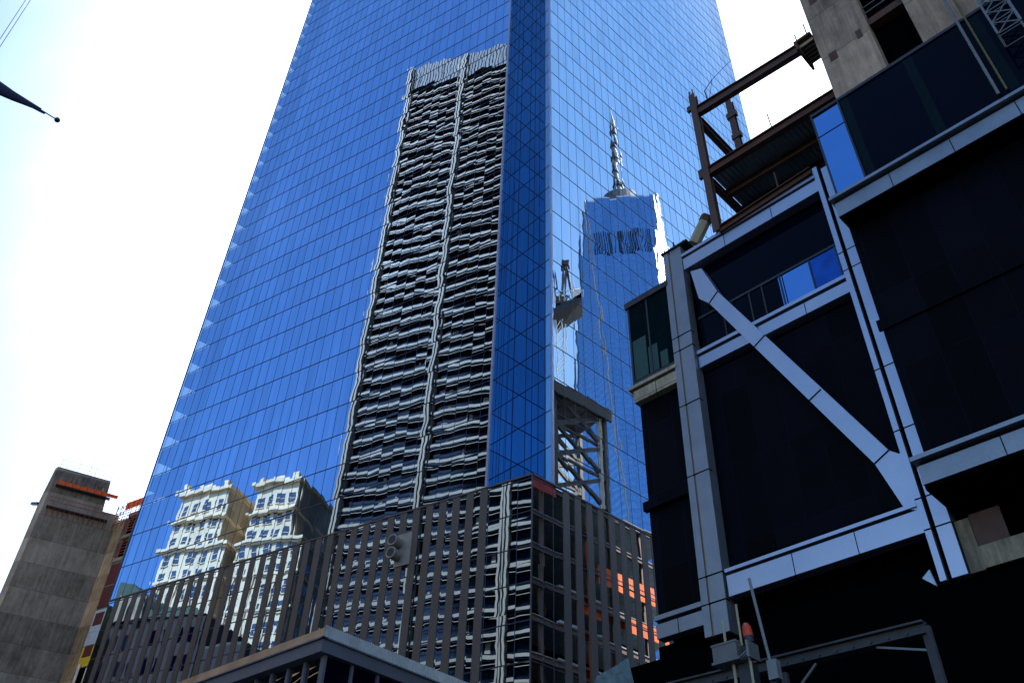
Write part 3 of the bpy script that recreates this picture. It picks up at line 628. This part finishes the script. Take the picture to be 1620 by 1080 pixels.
lib = mirrored('dark_office_tower', 'black office tower with pale spandrel rows and rib columns, mirrored in the left glass face', 'skyscraper', (-82.47, 64.434), -.8006)
def bp(root, name, mat, fn, par=None): mb = MB(); fn(mb); return mb.build(name, M[mat], par or root)
bp(lib, 'window_wall', 'lib_dark', lambda b: b.box(.2, 39.6, -30, -1.6, 0, 216))
bp(lib, 'top_band', 'lib_band', lambda b: b.box(0, 39.8, -30, -.25, 215.5, 226))
RIB = [0, 16.65, 33.3]
rb = None
for x in RIB:
    if rb is None: rb = bp(lib, 'rib_column', 'lib_steel', lambda b: (b.box(0, .45, -1.5, .5, 0, 226.3), b.box(.75, 1.25, -1.5, .35, 0, 226.2), b.box(.45, .75, -1.5, -.4, 0, 225)))
    else:
        c = rb.copy(); C.objects.link(c); c.parent = lib; c.location = (x-.3, 0, 0)
z = 215.4-3.75; sp = None
while z > 8:
    if sp is None:
        sp = bp(lib, 'spandrel', 'lib_steel', lambda b: b.box(.2, 39.5, -.34, -.22, .30, .90))
        so_ = bp(lib, 'spandrel_soffit', 'lib_dark', lambda b: b.box(.2, 39.5, -1.58, -.36, 0, 1.16), sp)  # underside shade of the steel put into a near-black colour
        si_ = bp(lib, 'window_sill', 'lib_steel', lambda b: b.box(.3, 39.4, -.30, -.2, -.62, -.50), sp)
        sp.location = (0, 0, z)
    else:
        c = sp.copy(); C.objects.link(c); c.parent = lib; c.location = (0, 0, z)
        for e in (so_, si_):
            d2 = e.copy(); C.objects.link(d2); d2.parent = c
    z -= 3.75
bp(lib, 'window_blind', 'lib_steel', lambda b: [b.box(x, x+random.uniform(.3, 1.4), -1.58, -1.5, 215.4-3.75*k+1.4, 215.4-3.75*k+random.uniform(1.9, 3.4)) for k in range(1, 55) for x in [random.uniform(1, 36) for _ in range(3)]])

def ornate(name, label, org, rz, w1, w0, depth, hgt, par_x):
    r = mirrored(name, label, 'building', org, rz, 'twin limestone towers across the street')
    bl = bp(r, 'stone_shaft', 'stone', lambda b: b.box(0, w0, -depth, 0, 0, hgt-13))
    bp(r, 'stone_shaft', 'stone', lambda b: b.box(par_x, par_x+w1, -depth+1, -.4, hgt-13, hgt))
    bp(r, 'side_wall', 'stone_side', lambda b: (b.box(w0, w0+.25, -depth, -.3, 0, hgt-13.2), b.box(par_x+w1, par_x+w1+.2, -depth+1.2, -.6, hgt-13, hgt-.4)))
    for z, ov, h in ((hgt-13.2, .8, .7), (hgt-20, .5, .5), (hgt-6.5, .45, .35), (hgt-27, .3, .4), (hgt-46, .4, .5)):
        x0, x1 = (0, w0) if z < hgt-13 else (par_x, par_x+w1)
        bp(r, 'cornice', 'stone', lambda b: (b.box(x0-ov, x1+ov, -depth, ov, z, z+h), b.box(x0-ov*.5, x1+ov*.5, -depth, ov*.5, z-h*.7, z)))
    bp(r, 'parapet', 'stone', lambda b: (b.box(par_x-.7, par_x+w1+.7, -depth+.5, .5, hgt, hgt+.8), b.box(par_x+.5, par_x+1.6, -2, 0, hgt+.8, hgt+2.2), b.box(par_x+w1-2, par_x+w1-.8, -2, 0, hgt+.8, hgt+2.4), b.box(par_x+w1*.4, par_x+w1*.7, -3, 0, hgt+.8, hgt+1.6)))
    bp(r, 'pier', 'stone', lambda b: [b.box(x-.35, x+.35, 0, .4, 0, hgt-20) for x in (.4, w0*.34, w0*.66, w0-.4)])
    wn = None
    for k in range(21):
        z = hgt-4.6-3.85*k
        if z < 6: break
        up = z > hgt-13
        n = 4 if up else 5
        xs = [par_x + w1*(j+.5)/n for j in range(n)] if up else [w0*(j+.5)/n for j in range(n)]
        q = -.4 if up else 0
        bp(r, 'window', 'stone_win', lambda b: [b.box(x-.72, x+.72, q+.01, q+.06, z, z+2.3) for x in xs])
        bp(r, 'window_sill', 'stone', lambda b: [(b.box(x-.85, x+.85, q, q+.2, z-.2, z-.02), b.box(x-.7, x+.7, q+.06, q+.1, z+1.1, z+1.2)) for x in xs])
    bp(r, 'side_window', 'stone_win', lambda b: [b.box(w0+.25, w0+.30, -y-.6, -y+.6, hgt-19-4*k, hgt-17-4*k) for k in range(16) for y in (4, 9, 15)])
    return r
ornate('ornate_stone_building', 'cream limestone tower with cornices, the left one of the mirrored pair', (-115.48, 89.741), -.7908, 11.9, 14.6, 24, 94, .2)
ornate('ornate_stone_building', 'cream limestone tower with cornices, the right one nearer the black tower in the mirror', (-104.721, 76.849), -.8280, 10.2, 13.6, 26, 94, .8)

dkb = mirrored('brown_stone_building', 'brown stone building, darkened as if in shade, with stepped green copper roof, mirrored at the podium left end', 'building', (-79.0, 95.5), -.80)
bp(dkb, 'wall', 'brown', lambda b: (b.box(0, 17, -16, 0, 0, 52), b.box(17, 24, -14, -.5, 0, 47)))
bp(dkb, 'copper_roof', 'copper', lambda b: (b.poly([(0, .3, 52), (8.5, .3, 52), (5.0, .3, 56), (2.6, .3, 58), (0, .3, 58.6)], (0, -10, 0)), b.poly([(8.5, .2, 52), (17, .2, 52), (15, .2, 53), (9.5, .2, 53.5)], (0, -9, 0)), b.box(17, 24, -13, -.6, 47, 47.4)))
bp(dkb, 'dormer', 'tanb', lambda b: (b.box(1.4, 3.2, 0, .7, 52, 56), b.box(4.4, 6.2, 0, .7, 52, 55.5)))
for k in range(12): bp(dkb, 'window', 'black_glass', lambda b: [b.box(1.2+2.3*j, 2.2+2.3*j, .01, .06, 48-4*k, 50.2-4*k) for j in range(7)])
tb = mirrored('tan_masonry_building', 'tan masonry building with dark windows, mirrored at the very left end of the podium', 'building', (-79.5, 104), -.80)
bp(tb, 'wall', 'tanb', lambda b: b.box(-14, 4, -14, -1, 0, 56))
bp(tb, 'cornice', 'tanb', lambda b: (b.box(-14, 4.3, -14, -.4, 50, 51), b.box(-14, 4.3, -14, -.5, 38, 38.8)))
for k in range(12): bp(tb, 'window', 'lib_dark', lambda b: [b.box(-13+2.6*j, -11.8+2.6*j, -.99, -.93, 46-4*k, 48.4-4*k) for j in range(6)])

# the tapered blue tower and spire
W0 = Vector((313.2, 97.5, 0))
wtc = thing('tapered_glass_skyscraper', 'tapering blue glass tower with tall spire, mirrored in the right glass face', 'skyscraper', W0, math.atan2(1.1, 19.2))
hb = 31.0; tt = 31.0
base = [(-hb, -hb), (hb, -hb), (hb, hb), (-hb, hb)]; topv = [(0, -tt), (tt, 0), (0, tt), (-tt, 0)]
a45 = math.pi/4
def ro(p): return (p[0]*math.cos(a45)-p[1]*math.sin(a45), p[0]*math.sin(a45)+p[1]*math.cos(a45))
B4 = [Vector((*ro(p), 57)) for p in base]; T4 = [Vector((*ro(p), 417)) for p in topv]; G4 = [Vector((*ro(p), 0)) for p in base]
mb = MB()
for i in range(4):
    j = (i+1) % 4
    mb.quad([G4[i], G4[j], B4[j], B4[i]]); mb.quad([B4[i], B4[j], T4[i]]); mb.quad([T4[i], B4[j], T4[j]])
mb.quad(T4)
wt = mb.build('glass_shaft', M['wtc'], wtc)
mb = MB()
for i in range(4):
    for P, Q in ((B4[i], T4[i]), (B4[(i+1) % 4], T4[i])): mb.bar(P, Q, .8, .8)
mb.build('edge_trim', M['galv'], wtc)
bp(wtc, 'parapet', 'wtc_top', lambda b: b.poly([v*1.0 for v in T4], (0, 0, 1.2)))
bp(wtc, 'mechanical_floor', 'lib_dark', lambda b: [b.bar(Vector((-25.6, y, 366)), Vector((-24.6, y, 384)), .5, .9) for y in [random.uniform(-17, 17) for _ in range(36)]])
bp(wtc, 'spire_ring', 'dk', lambda b: b.tube((0, 0, 418), (0, 0, 436), 20, 13, 24))
sp_ = bp(wtc, 'spire', 'galv', lambda b: (b.tube((0, 0, 428), (0, 0, 520), 2.4, 1.3, 8), b.tube((0, 0, 520), (0, 0, 541), 1.9, .3, 8)))
bp(wtc, 'spire_lattice', 'dk', lambda b: [b.tube((0, 0, 440+14*k), (0, 0, 447+14*k), 3.6-.25*k, 2.8-.25*k, 8) for k in range(6)], sp_)

# tower crane
cr = thing('tower_crane', 'white tower crane with dark machinery deck, mirrored beside the tapering tower', 'crane', (110, 64.8, 0), 0)
mb = MB()
for sx in (-1, 1):
    for sy in (-1, 1): mb.bar((sx, sy, 0), (sx, sy, 156), .3, .3)
for k in range(52):
    for sy in (-1, 1): mb.bar((-1, sy, 3*k), (1, sy, 3*k+3), .16, .16)
    for sx in (-1, 1): mb.bar((sx, -1, 3*k), (sx, 1, 3*k+3), .16, .16)
mb.build('mast', M['crane_white'], cr)
bp(cr, 'machinery_deck', 'dk', lambda b: b.poly([(-3, -1.4, 156), (3, -1.4, 154), (3, 6.0, 160), (-3, 6.0, 161)], (0, 0, 2.2)))
bp(cr, 'machinery_house', 'girder', lambda b: (b.box(-2.4, -.4, -.6, 2.6, 160.6, 163.4), b.box(.6, 2.6, .2, 2.4, 161, 164)))
bp(cr, 'deck_rail', 'crane_white', lambda b: [b.bar((-3, y, 161), (-3, y, 164.2), .18, .18) for y in (-1, .6, 2.2, 3.4)] + [b.bar((-3, -1.2, 164), (-3, 5.8, 165), .18, .18)])
bp(cr, 'counterweight', 'crane_white', lambda b: b.box(-3, 3, 3.4, 6.2, 161.2, 164.4))
bp(cr, 'a_frame', 'girder', lambda b: [b.bar((x, y, 160), (x*.4, 2.0, 177), .55, .55) for x in (-1.6, 1.6) for y in (.2, 4.4)] + [b.box(-1.2, 1.2, .9, 3.2, 176.4, 178.2)])
bp(cr, 'boom', 'dk', lambda b: (b.bar((0, -.6, 160), (0, -1.4, 176), .5, .5), b.bar((0, -.6, 160), (0, -38, 196), .6, .6)))

# ------------------------------------------------------------------ low pavilion in front of the podium
KP = Vector((-8.15, 39.161, 0)); u1 = Vector((-.743, .669, 0)); u2 = Vector((.671, .742, 0)); n1 = Vector((-.669, -.743, 0)); n2 = Vector((.742, -.671, 0))
pav = thing('low_pavilion', 'low dark pavilion roof with brown corrugated fascia in front of the podium', 'building', KP)
def pp(name, mat, fn, par=pav): mb = MB(); fn(mb); return mb.build(name, M[mat], par)
L1, L2, ZP = 30.0, 14.0, 17.494
pp('fascia', 'fascia', lambda b: b.par(u2*.15+Vector((0, 0, 16.95)), u1*L1, u2*L2*.98, (0, 0, ZP-16.95)))
pp('fascia', 'fascia_r', lambda b: b.par(n2*.0+Vector((0, 0, 16.95)), u2*L2, n2*.06, (0, 0, ZP-16.95)))
pp('cornice', 'cornice', lambda b: b.par(u1*0+n1*.0-u1*0+Vector((0, 0, 16.3)), u1*L1, u2*L2, (0, 0, .56)))
pp('cornice_lip', 'cornice', lambda b: (b.par(n1*.12+n2*.12+Vector((0, 0, 16.87)), u1*L1, u2*.3, (0, 0, .07)), b.par(n1*.12+n2*.12+Vector((0, 0, 16.87)), u2*L2, u1*.3, (0, 0, .07))))
mb = MB(); mb.quad([u2*.55+u1*.35, u2*.55+u1*L1, u2*.55+u1*L1+Vector((0, 0, 16.3)), u2*.55+u1*.35+Vector((0, 0, 16.3))], [(0, 0), (L1, 0), (L1, 16.3), (0, 16.3)])
mb.build('shop_window', M['shopglass'], pav, recalc=False)
mb = MB(); mb.quad([u1*.35+u2*.55, u1*.35+u2*L2, u1*.35+u2*L2+Vector((0, 0, 16.3)), u1*.35+u2*.55+Vector((0, 0, 16.3))], [(0, 0), (L2, 0), (L2, 16.3), (0, 16.3)])
mb.build('shop_window', M['black_glass'], pav, recalc=False)
pp('window_post', 'cornice', lambda b: [b.par(u1*(.35+1.25*k)+u2*.42, u1*.16, u2*.12, (0, 0, 16.29)) for k in range(20)])
pp('window_post', 'cornice', lambda b: [b.par(u2*(.42+1.6*k)+u1*.22, u2*.14, u1*.12, (0, 0, 16.29)) for k in range(8)])

# ------------------------------------------------------------------ small things
# flagpole reaching out of a mast left of the frame
s = .75
tip = Vector((-10.49*s, 12.08*s, 1.7+16.4*s)); root_ = Vector((-15.6*s, 7.3*s, 1.7+16.4*s+.1))
fpz = thing('flagpole', 'black flagpole with furled navy flag and ball finial, upper left against the sky', 'flagpole', (root_.x, root_.y, 0))
def fl3(name, mat, fn, **kw): mb = MB(); fn(mb); return mb.build(name, M[mat], fpz, **kw)
O = Vector((root_.x, root_.y, 0)); d_ = (root_-tip).normalized()
fl3('mast', 'pole', lambda b: b.tube((0, 0, 0), root_-O+Vector((0, 0, .6)), .10, .08, 12))
fl3('pole', 'pole', lambda b: b.tube(root_-O, tip-O+d_*.28, .05, .028, 12))
fl3('finial_stem', 'pole', lambda b: b.tube(tip-O+d_*.30, tip-O, .012, .012, 6))
fl3('finial_ball', 'pole', lambda b: b.ball(tip-O, .047), smooth=True)
mb = MB(); prev = None; n = 10
sidev = d_.cross(Vector((0, 0, 1))).normalized(); upv = sidev.cross(d_)
N_ = 16
rings = []
for i in range(N_):
    t = .20 + 3.2*(i/(N_-1))**1.4
    r_ = min(.55, .026 + .12*max(0, (t-.15)/.8)**1.6 + .004*math.sin(i*2.1))
    c_ = tip-O + d_*t - upv*(r_*.75)
    rings.append([mb.bm.verts.new(c_ + sidev*(math.cos(2*math.pi*j/n)*r_*.45) + upv*(math.sin(2*math.pi*j/n)*r_*(1+.12*math.sin(3*j+i)))) for j in range(n)])
for i in range(N_-1):
    for j in range(n): mb.bm.faces.new((rings[i][j], rings[i][(j+1) % n], rings[i+1][(j+1) % n], rings[i+1][j]))
mb.bm.faces.new(rings[0]); mb.bm.faces.new(rings[-1][::-1])
mb.build('furled_flag', M['flag'], fpz, smooth=True)

# control box on a mast with orange beacon
BX = Vector((5.65, 21.25, 0))
bx_ = thing('beacon_rig', 'grey control box with thin rods and orange beacon lamp in front of the dark base', 'beacon rig', BX, R(-45))
def bb(name, mat, fn, par=bx_, **kw): mb = MB(); fn(mb); return mb.build(name, M[mat], par, **kw)
bb('control_box', 'grey_box', lambda b: (b.box(-.38, .30, -.25, .25, 9.62, 10.06), b.box(-.42, .34, -.28, .28, 9.60, 9.66), b.box(-.40, .32, -.27, .27, 10.04, 10.09)))
bb('cable_bracket', 'galv', lambda b: [b.bar((.30, -.2+.12*k, 9.65), (.62, -.2+.12*k, 9.8+.05*k), .03, .03) for k in range(4)] + [b.box(.56, .62, -.25, .25, 9.6, 10.0)])
for x, z0, z1, r_ in ((-.12, 10.06, 10.75, .035), (.32, 10.0, 11.05, .03), (.02, 7.5, 9.62, .04), (.48, 7.6, 9.7, .035)): bb('rod', 'cream', lambda b: b.tube((x, 0, z0), (x-.0, 0, z1), r_, r_, 8))
bb('rod', 'galv', lambda b: b.tube((1.02, 0, 9.2), (.80, 0, 11.6), .04, .04, 8))
bb('foot_plate', 'galv', lambda b: b.box(.95, 1.2, -.1, .1, 9.0, 9.45))
bb('mast_post', 'dk', lambda b: b.box(.1, .45, .05, .4, 0, 9.6))
ln_ = bb('beacon_lens', 'orange_lens', lambda b: (b.tube((.48, .1, 10.2), (.46, .1, 10.46), .13, .11, 14), b.tube((.46, .1, 10.46), (.455, .1, 10.55), .11, .05, 14)))
bb('beacon_base', 'dk', lambda b: b.tube((.49, .1, 10.05), (.48, .1, 10.2), .12, .12, 14))

# bolted girder low on the right
gr = thing('bolted_girder', 'long weathered steel girder with bolt heads and hanging bracket low on the right', 'girder', P0, math.atan2(-.7133, .7009))
def gg(name, mat, fn): mb = MB(); fn(mb); return mb.build(name, M[mat], gr)
GQ = -12.0
gg('girder', 'girder', lambda b: b.ibeam((-2.5, GQ, 10.35), (12.15, GQ, 10.0), .3, .32, .05))
for k in range(32): gg('bolt', 'dk', lambda b: b.tube((-2.2+.45*k, GQ-.19, 10.35-.0107*k-.1), (-2.2+.45*k, GQ-.151, 10.35-.0107*k-.1), .035, .035, 8))
for x, wd, h in ((8.0, .16, 10.0), (8.3, .16, 10.0), (12.05, .2, 10.2)): gg('post', 'girder', lambda b: b.box(x, x+wd, GQ-.05, GQ+.1, 0, h-.17))
for p, q in (((8.5, GQ, 9.2), (9.3, GQ, 9.85)), ((10.9, GQ, 9.85), (12.05, GQ, 9.5))): gg('knee_brace', 'galv', lambda b: b.bar(p, q, .05, .05))

# tarp-covered pile
mb = MB(); tpx = [(-1.6, 0), (.2, 0), (.3, 14.6), (.1, 15.7), (-.5, 15.3), (-1.3, 14.85)]
mb.poly([(x, 0, z) for x, z in tpx], (0, 2.5, 0))
o = mb.build('tarp_covered_stack', M['tarp']); o.location = (5.3, 37.2, 0)
tag(o, 'rough pale blue-grey tarp heap beside the black base netting', 'tarp')
# overhead cables (thin wires crossing the upper left corner)
for lab, p, q in (('thin overhead wire at the top left corner, the outer of the pair', (-9.56, 8.81, 16.04), (-11.07, 10.13, 19.80)), ('thin overhead wire at the top left corner, the inner of the pair', (-9.51, 8.86, 15.87), (-11.02, 10.18, 19.89))):
    p, q = Vector(p), Vector(q); d = q-p
    mb = MB(); mb.tube(p-d*4.0, q+d*8, .006, .006, 6); o = mb.build('overhead_cable', M['dk'])
    tag(o, lab, 'cable', 'overhead wires at the top left')
